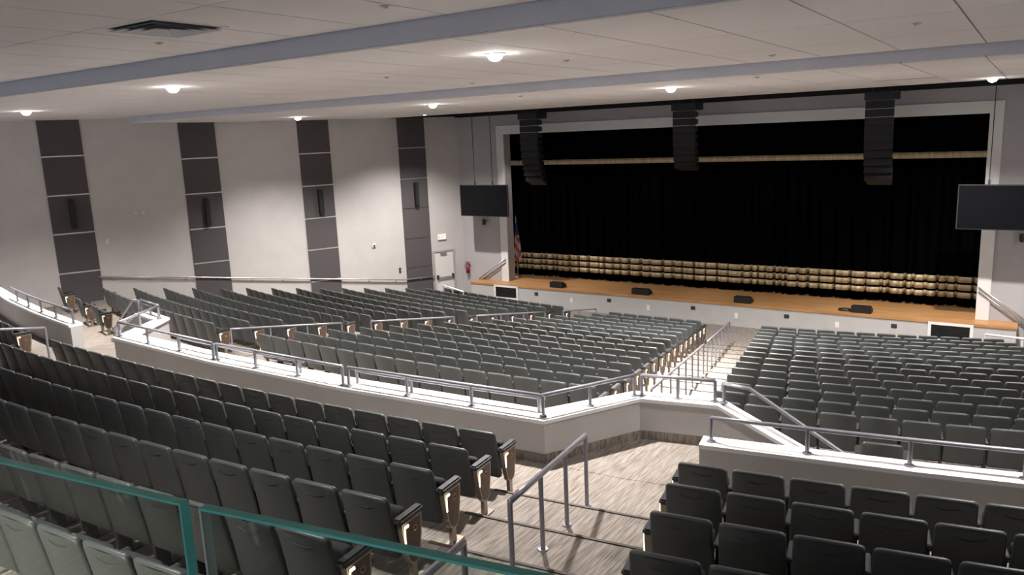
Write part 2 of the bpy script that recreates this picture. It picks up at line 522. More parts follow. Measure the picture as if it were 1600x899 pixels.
def shield(x0, x1, k, y0=0.02, y1=0.31, zt=0.60, zb=0.17):
    """end panel outline in y/z, pulled in by k, as a slab between x0 and x1"""
    pts = [(y0 + k, zt - k), (y1 - k, zt - k)]
    for i in range(1, 9):
        t = i / 9
        pts.append((y1 - k - (y1 - y0) * 0.16 * t ** 2, zt - (zt - zb - 0.1) * t))
    ym = (y0 + y1) / 2 + 0.015
    for i in range(7):
        a = math.radians(180 * i / 6)
        pts.append((ym + (0.092 - k * 0.8) * math.cos(a), zb + 0.1 - (0.10 - k) * math.sin(a)))
    for i in range(8, 0, -1):
        t = i / 9
        pts.append((y0 + k + (y1 - y0) * 0.22 * t ** 1.6, zt - (zt - zb - 0.1) * t))
    bm = bmesh.new()
    a = [bm.verts.new((x0, y, z)) for y, z in pts]; b = [bm.verts.new((x1, y, z)) for y, z in pts]
    n = len(pts)
    for i in range(n):
        bm.faces.new((a[i], a[(i + 1) % n], b[(i + 1) % n], b[i]))
    bm.faces.new(a); bm.faces.new(b)
    return bm


for side, s in (('R', 1), ('L', -1)):
    xs = (0.268, 0.325)
    SM['end_panel' + side] = mesh_of(shield(s * xs[0], s * xs[1], 0.0), ['bronze'], 'seat_end_panel', False)
    SM['inlay' + side] = mesh_of(shield(s * (xs[1] - 0.01), s * (xs[1] + 0.004), 0.022), ['laminate'], 'seat_inlay', False)
    bm = bmesh.new(); box(bm, s * 0.245, s * 0.335, -0.01, 0.34, 0.60, 0.655)
    bmesh.ops.bevel(bm, geom=bm.edges[:], offset=0.016, segments=2, affect='EDGES')
    SM['end_armrest' + side] = mesh_of(bm, ['arm'], 'seat_end_armrest', False)
    bm = bmesh.new(); box(bm, s * 0.275, s * 0.318, 0.14, 0.21, 0.02, 0.22); box(bm, s * 0.25, s * 0.345, 0.04, 0.31, 0.0, 0.02)
    SM['pedestal' + side] = mesh_of(bm, ['bronze'], 'seat_pedestal', False)
    bm = bmesh.new(); box(bm, s * 0.329, s * 0.341, 0.045, 0.10, 0.553, 0.575); box(bm, s * 0.329, s * 0.338, 0.042, 0.054, 0.40, 0.553)
    SM['aisle_lamp' + side] = mesh_of(bm, ['aisle_lamp'], 'seat_aisle_lamp', False)
    bm = bmesh.new()
    tube(bm, [(s * 0.331, 0.19 + 0.026 * math.cos(2 * math.pi * i / 12), 0.50 + 0.026 * math.sin(2 * math.pi * i / 12)) for i in range(13)], 0.005, 5)
    SM['emblem' + side] = mesh_of(bm, ['gold_ring'], 'seat_emblem', False)

seats = []      # (x, y, z, yaw, width factor, ends, block, row, number)


def seat_row(r_top, z, o0, o1, block, row, ends, count_from):
    n = max(1, round((math.asin(o1 / r_top) - math.asin(o0 / r_top)) * r_top / 0.55))
    t0, t1 = math.asin(o0 / r_top), math.asin(o1 / r_top)
    for j in range(n):
        th = t0 + (t1 - t0) * (j + 0.5) / n
        r = r_top - 0.055
        e = ('L' if j == 0 and 'L' in ends else '') + ('R' if j == n - 1 and 'R' in ends else '')
        num = (n - j) if count_from == 'R' else j + 1
        seats.append((CX + r * math.sin(th), CY - r * math.cos(th), z, th, (t1 - t0) * r_top / n / 0.55, e, block, row, num))


for i in range(15):
    z = max(0.01, of_z(i))
    hw = 4.40 - 0.195 * i
    seat_row(OR(i), z, -hw, hw, 'middle', i, 'LR', 'R')
    a, b = 6.25 - 0.195 * i, 14.28 - 0.31 * i
    seat_row(OR(i), z, a, b, 'right', i, 'LR', 'L')
    seat_row(OR(i), z, -b, -a, 'left', i, 'LR', 'R')
for k in range(6):
    hw = 5.22 + 0.27 * k
    seat_row(RR(k), rf_z(k), -hw, hw, 'near_middle', k, 'LR', 'R')
    a = 7.36 + 0.235 * k
    seat_row(RR(k), rf_z(k), a, a + 0.55 * 12, 'near_right', k, 'L', 'L')
    seat_row(RR(k), rf_z(k), -a - 0.55 * 7, -a, 'near_left', k, 'R', 'R')
# loose companion seats on the cross aisle
loose = [(-21.9, 'single grey seat on the lit cross aisle, closest to the white parapet corner'),
         (-23.5, 'middle one of three single seats standing on the lit cross aisle at left'),
         (-26.05, 'farthest left of three single seats standing on the lit cross aisle'),
         (-1.45, 'single lower seat standing behind the back row beyond the nearer right rail')]
for x, lab in loose:
    th = math.asin((x - CX) / 51.98)
    seats.append((x, CY - 51.98 * math.cos(th), XZ, th, 1.0, 'LR', 'loose', 0, lab))

ORD = ['zeroth', 'first', 'second', 'third', 'fourth', 'fifth', 'sixth', 'seventh', 'eighth', 'ninth', 'tenth', 'eleventh', 'twelfth', 'thirteenth', 'fourteenth', 'fifteenth', 'sixteenth', 'seventeenth', 'eighteenth', 'nineteenth', 'twentieth', 'twenty-first', 'twenty-second', 'twenty-third', 'twenty-fourth', 'twenty-fifth']
DESC = {
    'middle': ('the stepped centre aisle', 'middle block past the parapet', 'from the back'),
    'right': ('the stepped centre aisle', 'right block past the parapet', 'from the back'),
    'left': ('its railed aisle', 'left block by the wall', 'from the back'),
    'near_middle': ('the near aisle', 'near left block', 'behind the parapet'),
    'near_right': ('the near aisle', 'near right block', 'behind the parapet'),
    'near_left': ('its railed aisle', 'near block at far left edge', 'behind the parapet'),
}


def seat_label(s):
    if s[6] == 'loose':
        return s[8]
    aisle, blk, how = DESC[s[6]]
    if how == 'from the back':
        row = 'back row' if s[7] == 0 else ORD[s[7] + 1] + '-last row'
    else:
        row = ORD[s[7] + 1] + ' row'
    return f'{ORD[s[8]]} seat from {aisle}, {row}, {blk}'


GROUPS = {'middle': 'seats of the middle block', 'right': 'seats of the right block', 'left': 'seats of the left block', 'near_middle': 'seats of the near left block',
          'near_right': 'seats of the near right block', 'near_left': 'seats of the near block at the left edge', 'loose': 'single seats on the cross aisle'}
vis, rest = [], []
for s in seats:
    d = depth_px(s[0], s[1], s[2] + 0.75)
    if s[1] < wall_x(s[1]) - 99:
        continue
    if s[6] == 'loose':
        vis.append((0.0, s))
    elif d and -28 < d[1] < 1615 and 100 < d[2] < 925:
        vis.append((d[0], s))
    else:
        if s[0] < 4.0 and s[0] > wall_x(s[1]) + 0.5 and d:
            rest.append(s)
vis.sort(key=lambda q: q[0])
NSEAT = 300
objs = [s for _, s in vis[:NSEAT]]
rest += [s for _, s in vis[NSEAT:]]


def seat_parts(s):
    p = ['backrest', 'seat', 'standard']
    if 'R' not in s[5]:
        p.append('armrest')
    for e in s[5]:
        p += [q + e for q in ('end_panel', 'inlay', 'end_armrest', 'pedestal', 'aisle_lamp', 'emblem')]
    if 'R' in s[5]:
        p.remove('standard')
    return p


SUB = {'seam': 'backrest', 'inlay': 'end_panel', 'emblem': 'end_panel', 'aisle_lamp': 'end_panel'}
for s in objs:
    t = empty('auditorium_seat', (s[0], s[1], s[2]), s[3])
    tag(t, seat_label(s), 'seat', GROUPS[s[6]])
    made = {}
    for p in seat_parts(s) + (['seam'] if s[6].startswith('near') else []):
        base = p[:-1] if p[-1] in 'RL' else p
        o = bpy.data.objects.new(base, SM[p]); COL.objects.link(o)
        par = made.get('backrest', t) if base == 'seam' else made.get(SUB.get(base, '') + p[-1], t)
        o.parent = par
        if base in ('backrest', 'seat'):
            o.scale = (s[4], 1, 1)
        made[p] = o
# the farther seats: one mesh
allv, allf, alls = [], [], []
slots = ['shell', 'fabric', 'arm', 'iron', 'bronze', 'laminate', 'aisle_lamp', 'gold_ring']
cache = {k: ([v.co.copy() for v in me.vertices], [tuple(p.vertices) for p in me.polygons], slots.index(me['mats'][0])) for k, me in SM.items()}
mi, sm = [], []
for s in rest:
    mt = Matrix.Translation((s[0], s[1], s[2])) @ Matrix.Rotation(s[3], 4, 'Z')
    for p in seat_parts(s):
        if p[:6] in ('emblem', 'standa'):
            continue
        vs, fs, sl = cache[p]; b0 = len(allv)
        w = s[4] if p in ('backrest', 'seat') else 1.0
        allv += [mt @ Vector((v.x * w, v.y, v.z)) for v in vs]
        allf += [tuple(b0 + q for q in f) for f in fs]
        mi += [sl] * len(fs); sm += [p in ('backrest', 'seat')] * len(fs)
me = bpy.data.meshes.new('distant_seats')
me.from_pydata(allv, [], allf)
for q in slots:
    me.materials.append(M[q])
me.polygons.foreach_set('material_index', mi); me.polygons.foreach_set('use_smooth', sm)
me.update()
ds = bpy.data.objects.new('distant_seats', me); COL.objects.link(ds)
tag(ds, 'farther rows of grey folding seats towards the stage', 'seats'); ds['kind'] = 'stuff'

# ------------------------------------------------------------------ parapets
def offset_poly(pts, t):
    """offset a polyline to its left by t"""
    out = []
    for i, p in enumerate(pts):
        a = Vector(pts[max(0, i - 1)]); b = Vector(p); c = Vector(pts[min(len(pts) - 1, i + 1)])
        n1 = (b - a).normalized() if i > 0 else (c - b).normalized()
        n2 = (c - b).normalized() if i < len(pts) - 1 else n1
        n1 = Vector((-n1.y, n1.x)); n2 = Vector((-n2.y, n2.x))
        m = (n1 + n2).normalized()
        ti = t[i] if isinstance(t, (list, tuple)) else t
        k = ti / max(0.3, m.dot(n1))
        out.append((b.x + m.x * k, b.y + m.y * k))
    return out


def path_wall(name, pts, ts, zb, zt, label, cap_over=0.03, body='parapet'):
    """pts run left to right on the near face; ts = thickness; zt = list of top heights"""
    zt = zt if isinstance(zt, list) else [zt] * len(pts)
    far = offset_poly(pts, ts)
    bm = bmesh.new()
    n = len(pts)
    A = [bm.verts.new((p[0], p[1], zb)) for p in pts]; B = [bm.verts.new((p[0], p[1], z - 0.05)) for p, z in zip(pts, zt)]
    C_ = [bm.verts.new((p[0], p[1], z - 0.05)) for p, z in zip(far, zt)]; D = [bm.verts.new((p[0], p[1], zb)) for p in far]
    for i in range(n - 1):
        for q in ((A, B), (B, C_), (C_, D), (D, A)):
            bm.faces.new((q[0][i], q[0][i + 1], q[1][i + 1], q[1][i]))
    bm.faces.new((A[0], B[0], C_[0], D[0])); bm.faces.new((A[-1], B[-1], C_[-1], D[-1]))
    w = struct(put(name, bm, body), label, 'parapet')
    near2 = offset_poly(pts, -cap_over); far2 = offset_poly(pts, [q + cap_over for q in ts] if isinstance(ts, (list, tuple)) else ts + cap_over)
    bm = bmesh.new()
    A = [bm.verts.new((p[0], p[1], z - 0.05)) for p, z in zip(near2, zt)]; B = [bm.verts.new((p[0], p[1], z)) for p, z in zip(near2, zt)]
    C_ = [bm.verts.new((p[0], p[1], z)) for p, z in zip(far2, zt)]; D = [bm.verts.new((p[0], p[1], z - 0.05)) for p, z in zip(far2, zt)]
    for i in range(n - 1):
        for q in ((A, B), (B, C_), (C_, D), (D, A)):
            bm.faces.new((q[0][i], q[0][i + 1], q[1][i + 1], q[1][i]))
    bm.faces.new((A[0], B[0], C_[0], D[0])); bm.faces.new((A[-1], B[-1], C_[-1], D[-1]))
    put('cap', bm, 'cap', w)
    return w


K1, K2 = (-11.95, pol(54.0, -1.63)[1]), (-8.69, pol(54.0, 1.63)[1])
path_wall('parapet_center', [mir(P_C), mir(P_B), mir(P_A), K1, K2, P_A, P_B, P_C], [0.26, 0.26, 0.36, 0.42, 0.42, 0.36, 0.26, 0.26], XZ - 0.1, CAPZ,
          'long white parapet bending round behind the middle seat block')
for nm, pl in (('baseboard_landing', [K2, P_A, P_B, P_C]), ('baseboard_opening', [mir(P_C), mir(P_B), mir(P_A), K1])):
    q = offset_poly(pl, -0.012)
    bm = bmesh.new(); prism(bm, pl + q[::-1], LZ, LZ + 0.13); struct(put(nm, bm, 'carpet'))
slope_pts = [P_C, pol(52.62, -2.4 - CX), pol(52.62, -1.62 - CX)]
slope_z = [CAPZ, CAPZ - 0.50, CAPZ - 0.90]
path_wall('parapet_stair', slope_pts, 0.26, XZ - 0.1, slope_z, 'white parapet sloping down to the right beside the short stair')
path_wall('parapet_stair', [mir(p) for p in slope_pts[::-1]], 0.26, XZ - 0.1, slope_z[::-1], 'white parapet sloping down to the left beside the far stair')
near_r = [pol(54.05, o) for o in (7.2, 9.5, 12.0, 14.5)]
path_wall('parapet_right', near_r, 0.24, XZ - 0.1, CAPZ, 'white parapet in front of the near right seats')
path_wall('parapet_left', [mir(p) for p in near_r[::-1]], 0.24, XZ - 0.1, CAPZ, 'white parapet at the left edge in front of the near left seats')

# ------------------------------------------------------------------ rails
def railing(name, pts, posts, label, r=0.026, post_r=0.024, flange=True, group=None, mat='rail', drop=True):
    """pts: 3-D rail line; posts: list of ((x, y, z top), z bottom)"""
    t = empty(name, (posts[0][0][0], posts[0][0][1], posts[0][1]) if posts else pts[0])
    tag(t, label, 'handrail', group)
    L = Vector(t.location)
    bm = bmesh.new(); tube(bm, [Vector(p) - L for p in pts], r, 10); put('rail', bm, mat, t, True)
    for (p, zb) in posts:
        bm = bmesh.new(); tube(bm, [(p[0] - L.x, p[1] - L.y, zb - L.z), (p[0] - L.x, p[1] - L.y, p[2] - L.z)], post_r, 8)
        o = put('post', bm, mat, t, False)
        if flange:
            bm = bmesh.new(); cyl(bm, (p[0] - L.x, p[1] - L.y), 0.055, 0.05, zb - L.z, zb - L.z + 0.014, 12); put('base_plate', bm, mat, o)
    return t


def lerp(a, b, t):
    return tuple(a[i] + (b[i] - a[i]) * t for i in range(len(a)))


RZ_ = ZC - 3.40


def cap_rail(p, q, n, label, z=RZ_, zb=CAPZ, inset=0.06, group='rails on the parapet caps'):
    d = Vector((q[0] - p[0], q[1] - p[1])).normalized() * inset
    p = (p[0] + d.x, p[1] + d.y, z); q = (q[0] - d.x, q[1] - d.y, z)
    posts = [(lerp(p, q, i / n), zb) for i in range(n + 1)]
    return railing('guard_rail', [p, q], posts, label, group=group)


mid = offset_poly([mir(P_A), K1, K2, P_A], 0.10)
cap_rail(mid[0], mid[1], 3, 'grey guard rail on the left third of the long curved parapet')
cap_rail(mid[1], mid[2], 3, 'grey guard rail on the middle third of the long curved parapet')
cap_rail(mid[2], mid[3], 3, 'grey guard rail on the right third of the long curved parapet')
land = offset_poly([P_A, P_B, P_C], 0.12)
cap_rail(land[0], land[1], 2, 'grey guard rail on the angled parapet left of the landing')
cap_rail(land[1], land[2], 2, 'short grey guard rail on the parapet at the foot of the landing')
mland = [mir(p) for p in land]
cap_rail(mland[1], mland[0], 2, 'grey guard rail on the angled parapet at the left opening')
cap_rail(mland[2], mland[1], 2, 'short grey guard rail at the far end of the left opening')
# sloping rails over the short stairs
for s in (1, -1):
    f_ = (lambda p: p) if s > 0 else (lambda p: (2 * CX - p[0], p[1], p[2]))
    a = (-3.33, pol(52.52, -3.33 - CX)[1], CAPZ + 0.27); b = (-3.0, pol(52.52, -3.0 - CX)[1], CAPZ + 0.24); c = (-1.7, pol(52.52, -1.7 - CX)[1], CAPZ - 0.60)
    railing('stair_rail', [f_((a[0], a[1], CAPZ)), f_(a), f_(b), f_(c), f_((c[0] + 0.1, c[1], c[2])), f_((c[0] + 0.1, c[1], c[2] - 0.25))],
            [(f_((-3.33, a[1], a[2])), CAPZ), (f_(c), CAPZ - 0.86)],
            'grey rail sloping down along the stair parapet at right' if s > 0 else 'grey rail sloping down along the far left stair parapet')
nr = [pol(53.93, o) for o in (7.3, 14.0)]
posts = [(pol(53.93, o) + (RZ_,), CAPZ) for o in (7.3, 8.37, 9.4, 10.45, 11.5)]
railing('guard_rail', [pol(53.93, 7.3 + 0.7 * i) + (RZ_,) for i in range(8)], posts, 'long grey guard rail on the near right parapet', group='rails on the parapet caps')
posts = [((2 * CX - p[0], p[1], p[2]), zb) for p, zb in posts] 
railing('guard_rail', [mir(pol(53.93, 7.3 + 0.7 * i)) + (RZ_,) for i in range(8)], posts, 'grey guard rail on the parapet at the left edge', group='rails on the parapet caps')
# lower assist rails on the orchestra side of the long parapet
for o0, o1, lab in ((-3.08, 0.51, 'lower assist rail on the far side of the long parapet, left part'), (1.67, 5.0, 'lower assist rail on the far side of the long parapet, right part')):
    n = 4
    pts = [pol(53.72, o0 + (o1 - o0) * i / 6) + (ZC - 3.5,) for i in range(7)]
    posts = [(pol(53.72, o0 + (o1 - o0) * (i + 0.02) / (n - 0.9)) + (ZC - 3.5,), CAPZ) for i in range(n)]
    posts = [p for p in posts if p[0][0] < CX + o1]
    railing('assist_rail', pts, posts, lab, flange=False)


def aisle_rail(side, i0, i1, n, label, group):
    def P(i, dz):
        r = OR(i) + 0.3
        x, y = pol(r, side * AIS(i)); return (x, y, ZC - H(i) + dz)
    pts = [P(i0 + (i1 - i0) * j / 6, 0.03) for j in range(7)]
    posts = []
    for j in range(n + 1):
        i = i0 + (i1 - i0) * j / n
        p = P(i, 0.03); fl = of_z(max(0, math.floor(i + 0.25)))
        posts.append((p, min(fl, p[2] - 0.5)))
    railing('aisle_rail', pts, posts, label, r=0.024, post_r=0.02, flange=False, group=group)


aisle_rail(-1, 0.2, 3.5, 3, 'nearest of the four handrails along the left aisle', 'handrails of the left aisle')
aisle_rail(-1, 4.5, 7.7, 3, 'second nearest handrail along the left aisle', 'handrails of the left aisle')
aisle_rail(-1, 8.7, 12.0, 3, 'third handrail along the left aisle', 'handrails of the left aisle')
aisle_rail(-1, 13.0, 14.9, 2, 'farthest short handrail along the left aisle by the stage', 'handrails of the left aisle')
aisle_rail(1, 0.8, 8.0, 7, 'nearer long handrail down the brightly lit centre aisle', 'handrails of the centre aisle')
aisle_rail(1, 8.8, 14.8, 6, 'farther handrail of the brightly lit centre aisle by the stage', 'handrails of the centre aisle')


def rear_rail(side, r0, r1, n, label):
    z = lambda r: ZC - 3.44 + (r - 54.84) * 0.155

    def P(r):
        k = (r - 55.2) / 0.92
        x, y = pol(r, side * (RAIS(k) + (54.84 - r) * 0.03)); return (x, y, z(r))
    posts = []
    for j in range(n + 1):
        r = r0 + (r1 - r0) * j / n
        k = max(0, min(5, math.ceil((r - 55.27) / 0.92)))
        posts.append((P(r), rf_z(k)))
    railing('aisle_rail', [P(r0 + (r1 - r0) * j / 5) for j in range(6)], posts, label, r=0.028, post_r=0.024, flange=True, group='handrails of the near aisles')


rear_rail(1, 54.9, 57.41, 3, 'grey handrail with four posts on the near carpeted aisle')
rear_rail(1, 58.38, 60.8, 3, 'lowest grey handrail, cut off by the bottom edge behind glass')
rear_rail(-1, 54.9, 57.41, 3, 'grey handrail at the left edge beside a lit seat end')

# ------------------------------------------------------------------ left wall: acoustic panel stripes
STRIPES = [(14.55, 15.80, [1.25, -0.05, -1.35, -2.65, -4.00, -5.25], True), (10.18, 11.44, [1.25, -0.33, -1.61, -2.90, -4.18, -5.60], True),
           (5.84, 7.10, [1.25, -0.35, -1.62, -2.91, -4.17, -5.46, -6.30], True), (1.60, 2.85, [1.25, -0.32, -1.60, -2.88, -4.19, -5.46, -6.70], False)]
for u0, u1, zs, bright in STRIPES:
    for a, b in zip(zs, zs[1:]):
        put('acoustic_panel', bbox(u0, u1, 0.0, 0.05, ZC + b + 0.022, ZC + a - 0.022, 0.006), 'panel', wl)
    for z in zs[1:-1]:
        if bright:
            put('reveal_strip', bbox(u0, u1, 0.0, 0.058, ZC + z - 0.022, ZC + z + 0.022), 'reveal', wl)


put('dark_band', bbox(-0.1, 3.3, 0.0, 0.07, ZC + 0.93, ZC + 1.35), 'black', wl)


def on_wall(name, u, z, label, cat, group=None):
    d = Vector((math.cos(WANG), math.sin(WANG)))
    t = empty(name, (WX0 + d.x * u, WY0 + d.y * u, ZC + z), WANG)
    tag(t, label, cat, group)
    return t


for (u, z, n) in ((15.14, -2.00, 'leftmost'), (10.78, -2.30, 'second'), (6.45, -2.28, 'third'), (2.20, -2.28, 'rightmost')):
    t = on_wall('wall_speaker', u, z, f'tall slim black column speaker on the {n} dark wall stripe', 'speaker', 'column speakers on the left wall')
    put('cabinet', bbox(-0.085, 0.085, 0.06, 0.22, -0.50, 0.50, 0.012), 'speaker', t)
    put('grille', bbox(-0.07, 0.07, 0.215, 0.232, -0.47, 0.47, 0.006), 'grille', t)
    put('bracket', bbox(-0.04, 0.04, 0.0, 0.07, -0.1, 0.1), 'iron', t)
# wall handrail with brackets
t = on_wall('wall_handrail', 14.6, -4.25, 'long grey handrail running down along the left wall', 'handrail')
pts = [(0.0, 0.0, 0.0), (0, 0.09, 0), (-3.03, 0.09, -0.405), (-5.85, 0.09, -0.83), (-11.57, 0.09, -1.656), (-13.05, 0.09, -1.70)]
bm = bmesh.new(); tube(bm, [(p[0], p[1] + (0.0), p[2]) for p in pts], 0.03, 8); put('rail', bm, 'steel', t, True)
for k in range(11):
    x = -1.2 * k - 0.4
    z = next(a[2] + (b[2] - a[2]) * (x - a[0]) / (b[0] - a[0]) for a, b in zip(pts[1:], pts[2:]) if b[0] <= x <= a[0] + 1e-6)
    bm = bmesh.new(); tube(bm, [(x, 0.0, z - 0.10), (x, 0.06, z - 0.09), (x, 0.09, z - 0.025)], 0.013, 6); cyl(bm, (x, 0.005), 0.03, 0.03, z - 0.13, z - 0.07, 8)
    put('bracket', bm, 'steel', t)
# strobe, small wall devices
t = on_wall('fire_strobe', 13.07, -2.14, 'small pale fire alarm strobe between the first two dark stripes', 'alarm')
put('base', bbox(-0.18, 0.18, 0, 0.05, -0.07, 0.07, 0.015), 'white', t); put('lens', bbox(-0.07, 0.07, 0.05, 0.09, -0.06, 0.06, 0.02), 'reveal', t)
t = on_wall('wall_sensor', 4.27, -4.28, 'small white wall sensor right of the third dark stripe', 'sensor')
put('base', bbox(-0.09, 0.09, 0, 0.05, -0.09, 0.09, 0.015), 'white', t); put('lens', bbox(-0.04, 0.04, 0.05, 0.08, -0.04, 0.03, 0.01), 'dark', t)
t = on_wall('wall_switch', 3.15, -5.49, 'small dark switch plate left of the rightmost wall stripe', 'switch')
put('plate', bbox(-0.05, 0.05, 0, 0.015, -0.12, 0.12, 0.006), 'dark', t); put('toggle', bbox(-0.015, 0.015, 0.015, 0.035, -0.03, 0.03), 'steel', t)
t = on_wall('wall_switch', 14.2, -3.04, 'tiny pale plate on the wall right of the leftmost dark stripe', 'switch')
put('plate', bbox(-0.05, 0.05, 0, 0.015, -0.08, 0.08, 0.006), 'white', t); put('toggle', bbox(-0.015, 0.015, 0.015, 0.03, -0.03, 0.03), 'white', t)
# exit door and sign
t = on_wall('door_1', 1.0, -7.0, 'pale exit door with push bar under the exit sign', 'door')
t['kind'] = 'structure'
put('leaf', bbox(-0.46, 0.46, -0.02, 0.012, 0.0, 2.10, 0.004), 'white', t)
put('frame', bbox(-0.54, -0.46, 0.0, 0.05, 0, 2.18), 'wall_stage', t); put('frame', bbox(0.46, 0.54, 0.0, 0.05, 0, 2.18), 'wall_stage', t); put('frame', bbox(-0.46, 0.46, 0.0, 0.05, 2.10, 2.18), 'wall_stage', t)
put('door_closer', bbox(-0.12, 0.18, 0.012, 0.09, 2.0, 2.07, 0.01), 'steel', t)
pb = put('push_bar', bbox(-0.40, 0.36, 0.05, 0.085, 0.90, 0.97, 0.01), 'steel', t)
for x in (-0.40, 0.36):
    put('bar_housing', bbox(x - 0.045, x + 0.045, 0.012, 0.095, 0.87, 1.06, 0.01), 'dark', pb)
t = on_wall('exit_sign', 1.04, -4.25, 'glowing exit sign above the pale door', 'exit sign')
put('housing', bbox(-0.21, 0.21, 0, 0.06, -0.13, 0.13, 0.012), 'white', t)
put('face', bbox(-0.18, 0.18, 0.06, 0.066, -0.10, 0.10), 'exit', t)
cu = bpy.data.curves.new('exit_letters', 'FONT'); cu.body = 'EXIT'; cu.size = 0.17; cu.align_x = 'CENTER'; cu.align_y = 'CENTER'; cu.extrude = 0.002
tmp = bpy.data.objects.new('letters_curve', cu); COL.objects.link(tmp)
bpy.context.view_layer.update()
lme = bpy.data.meshes.new_from_object(tmp.evaluated_get(bpy.context.evaluated_depsgraph_get()))
bpy.data.objects.remove(tmp)
lo = bpy.data.objects.new('letters', lme); COL.objects.link(lo); lo.parent = t
lo.rotation_euler = (math.radians(90), 0, math.pi); lo.location = (0, 0.069, 0); lme.materials.clear(); lme.materials.append(M['exit_red'])

# ------------------------------------------------------------------ stage wall fittings
YW = WY0 + 0.05
t = empty('fire_extinguisher', (-21.02, YW - 0.13, ZC - 5.98)); tag(t, 'red fire extinguisher hung on the wall left of the stage', 'extinguisher')
bm = bmesh.new(); cyl(bm, (0, 0), 0.08, 0.08, 0.0, 0.40, 14); cyl(bm, (0, 0), 0.08, 0.03, 0.40, 0.48, 14); put('cylinder', bm, 'red', t, True)
bm = bmesh.new(); cyl(bm, (0, 0), 0.028, 0.028, 0.48, 0.54, 10); box(bm, -0.02, 0.12, -0.012, 0.012, 0.53, 0.55); box(bm, -0.02, 0.1, -0.012, 0.012, 0.49, 0.505); put('valve', bm, 'steel', t)
bm = bmesh.new(); tube(bm, [(-0.02, 0, 0.51), (-0.10, -0.02, 0.48), (-0.12, -0.03, 0.35), (-0.10, -0.03, 0.18)], 0.014, 6); put('hose', bm, 'dark', t)
bm = bmesh.new(); box(bm, -0.03, 0.03, 0.07, 0.13, 0.1, 0.5); put('bracket', bm, 'steel', t)


def stair_rail(x0, z0, x1, z1, label):
    t = empty('stage_stair_rail', (x0, YW, ZC + z0)); tag(t, label, 'handrail', 'stair rails beside the stage')
    for dz, nm in ((0.0, 'rail'), (-0.13, 'lower_rail')):
        bm = bmesh.new(); tube(bm, [(0, 0.02, dz), (0, -0.10, dz), (x1 - x0, -0.10, z1 - z0 + dz), (x1 - x0, 0.02, z1 - z0 + dz)], 0.022, 8); put(nm, bm, 'steel', t, True)
    for k in (0.2, 0.5, 0.8):
        bm = bmesh.new(); x = (x1 - x0) * k; z = (z1 - z0) * k
        tube(bm, [(x, 0.0, z - 0.22), (x, -0.10, z - 0.12), (x, -0.10, z)], 0.012, 6); put('bracket', bm, 'steel', t)


stair_rail(-20.42, -6.20, -18.98, -5.24, 'pair of grey rails climbing the wall left of the stage')
stair_rail(0.25, -6.28, -1.22, -5.20, 'pair of grey rails climbing the wall right of the stage')


def ptz(x, z, label):
    t = empty('wall_camera', (x, YW, ZC + z)); tag(t, label, 'camera', 'wall cameras under the screens')
    put('bracket', bbox(-0.04, 0.04, -0.12, 0.0, -0.03, 0.03), 'dark', t)
    bm = bmesh.new(); cyl(bm, (0, -0.16), 0.08, 0.08, -0.10, 0.08, 14); put('body', bm, 'dark', t)
    bm = bmesh.new(); cyl(bm, (0, -0.16), 0.06, 0.085, -0.17, -0.10, 14); put('head', bm, 'dark', t)


ptz(-19.98, -3.60, 'small dark camera on the wall under the left screen')
ptz(-0.20, -3.57, 'small dark camera on the wall under the right screen')


def screen(xc, label, zc=-2.60):
    t = empty('hanging_screen', (xc, 26.5, ZC + zc)); tag(t, label, 'screen', 'screens hung beside the stage')
    b = put('bezel', bbox(-1.22, 1.22, -0.03, 0.05, -0.66, 0.66, 0.012), 'dark', t)
    put('display', bbox(-1.19, 1.19, -0.036, -0.028, -0.63, 0.63), 'screen', t)
    for x in (-0.45, 0.45):
        bm = bmesh.new(); tube(bm, [(x, 0.03, 0.70), (x, 0.03, 3.92)], 0.014, 6); c = put('cable', bm, 'iron', t)
        put('turnbuckle', bbox(x - 0.03, x + 0.03, 0.0, 0.06, 0.62, 0.80, 0.01), 'iron', c)
    put('back_mount', bbox(-0.6, 0.6, 0.05, 0.10, -0.2, 0.62), 'iron', t)


screen(-19.10, 'large black flat screen hanging left of the stage')
screen(-0.66, 'large black flat screen hanging right of the stage, cut by the edge')

# hanging line arrays
def line_array(x, n, label, y=26.15):
    t = empty('line_array_speaker', (x, y, ZC + 0.55)); tag(t, label, 'speaker', 'speaker arrays hung before the stage')
    put('fly_frame', bbox(-0.42, 0.46, -0.32, 0.42, 0.06, 0.30, 0.01), 'speaker', t)
    for xx in (-0.25, 0.25):
        bm = bmesh.new(); tube(bm, [(xx, 0.0, 0.28), (xx, 0.0, 0.72)], 0.012, 6); put('chain', bm, 'iron', t)
    p = Vector((0, -0.22, 0.04)); a = 0.0
    for k in range(n):
        a = math.radians(0.8 * k ** 1.68)
        mt = Matrix.Translation(p) @ Matrix.Rotation(-a, 4, 'X')
        bm = bmesh.new()
        w = 0.40
        vs = [(-w, 0, -0.235), (w, 0, -0.235), (w - 0.06, 0.46, -0.19), (-w + 0.06, 0.46, -0.19), (-w, 0, 0), (w, 0, 0), (w - 0.06, 0.46, -0.045), (-w + 0.06, 0.46, -0.045)]
        V = [bm.verts.new(v) for v in vs]
        for f in ((0, 1, 2, 3), (4, 5, 6, 7), (0, 1, 5, 4), (1, 2, 6, 5), (2, 3, 7, 6), (3, 0, 4, 7)):
            bm.faces.new([V[i] for i in f])
        o = put('cabinet', bm, 'speaker', t); o.matrix_local = mt
        g_ = put('grille', bbox(-w + 0.03, w - 0.03, -0.014, 0.002, -0.215, -0.02, 0.005), 'grille', o)
        p = p + Vector((0, math.sin(a) * 0.245, -math.cos(a) * 0.245))


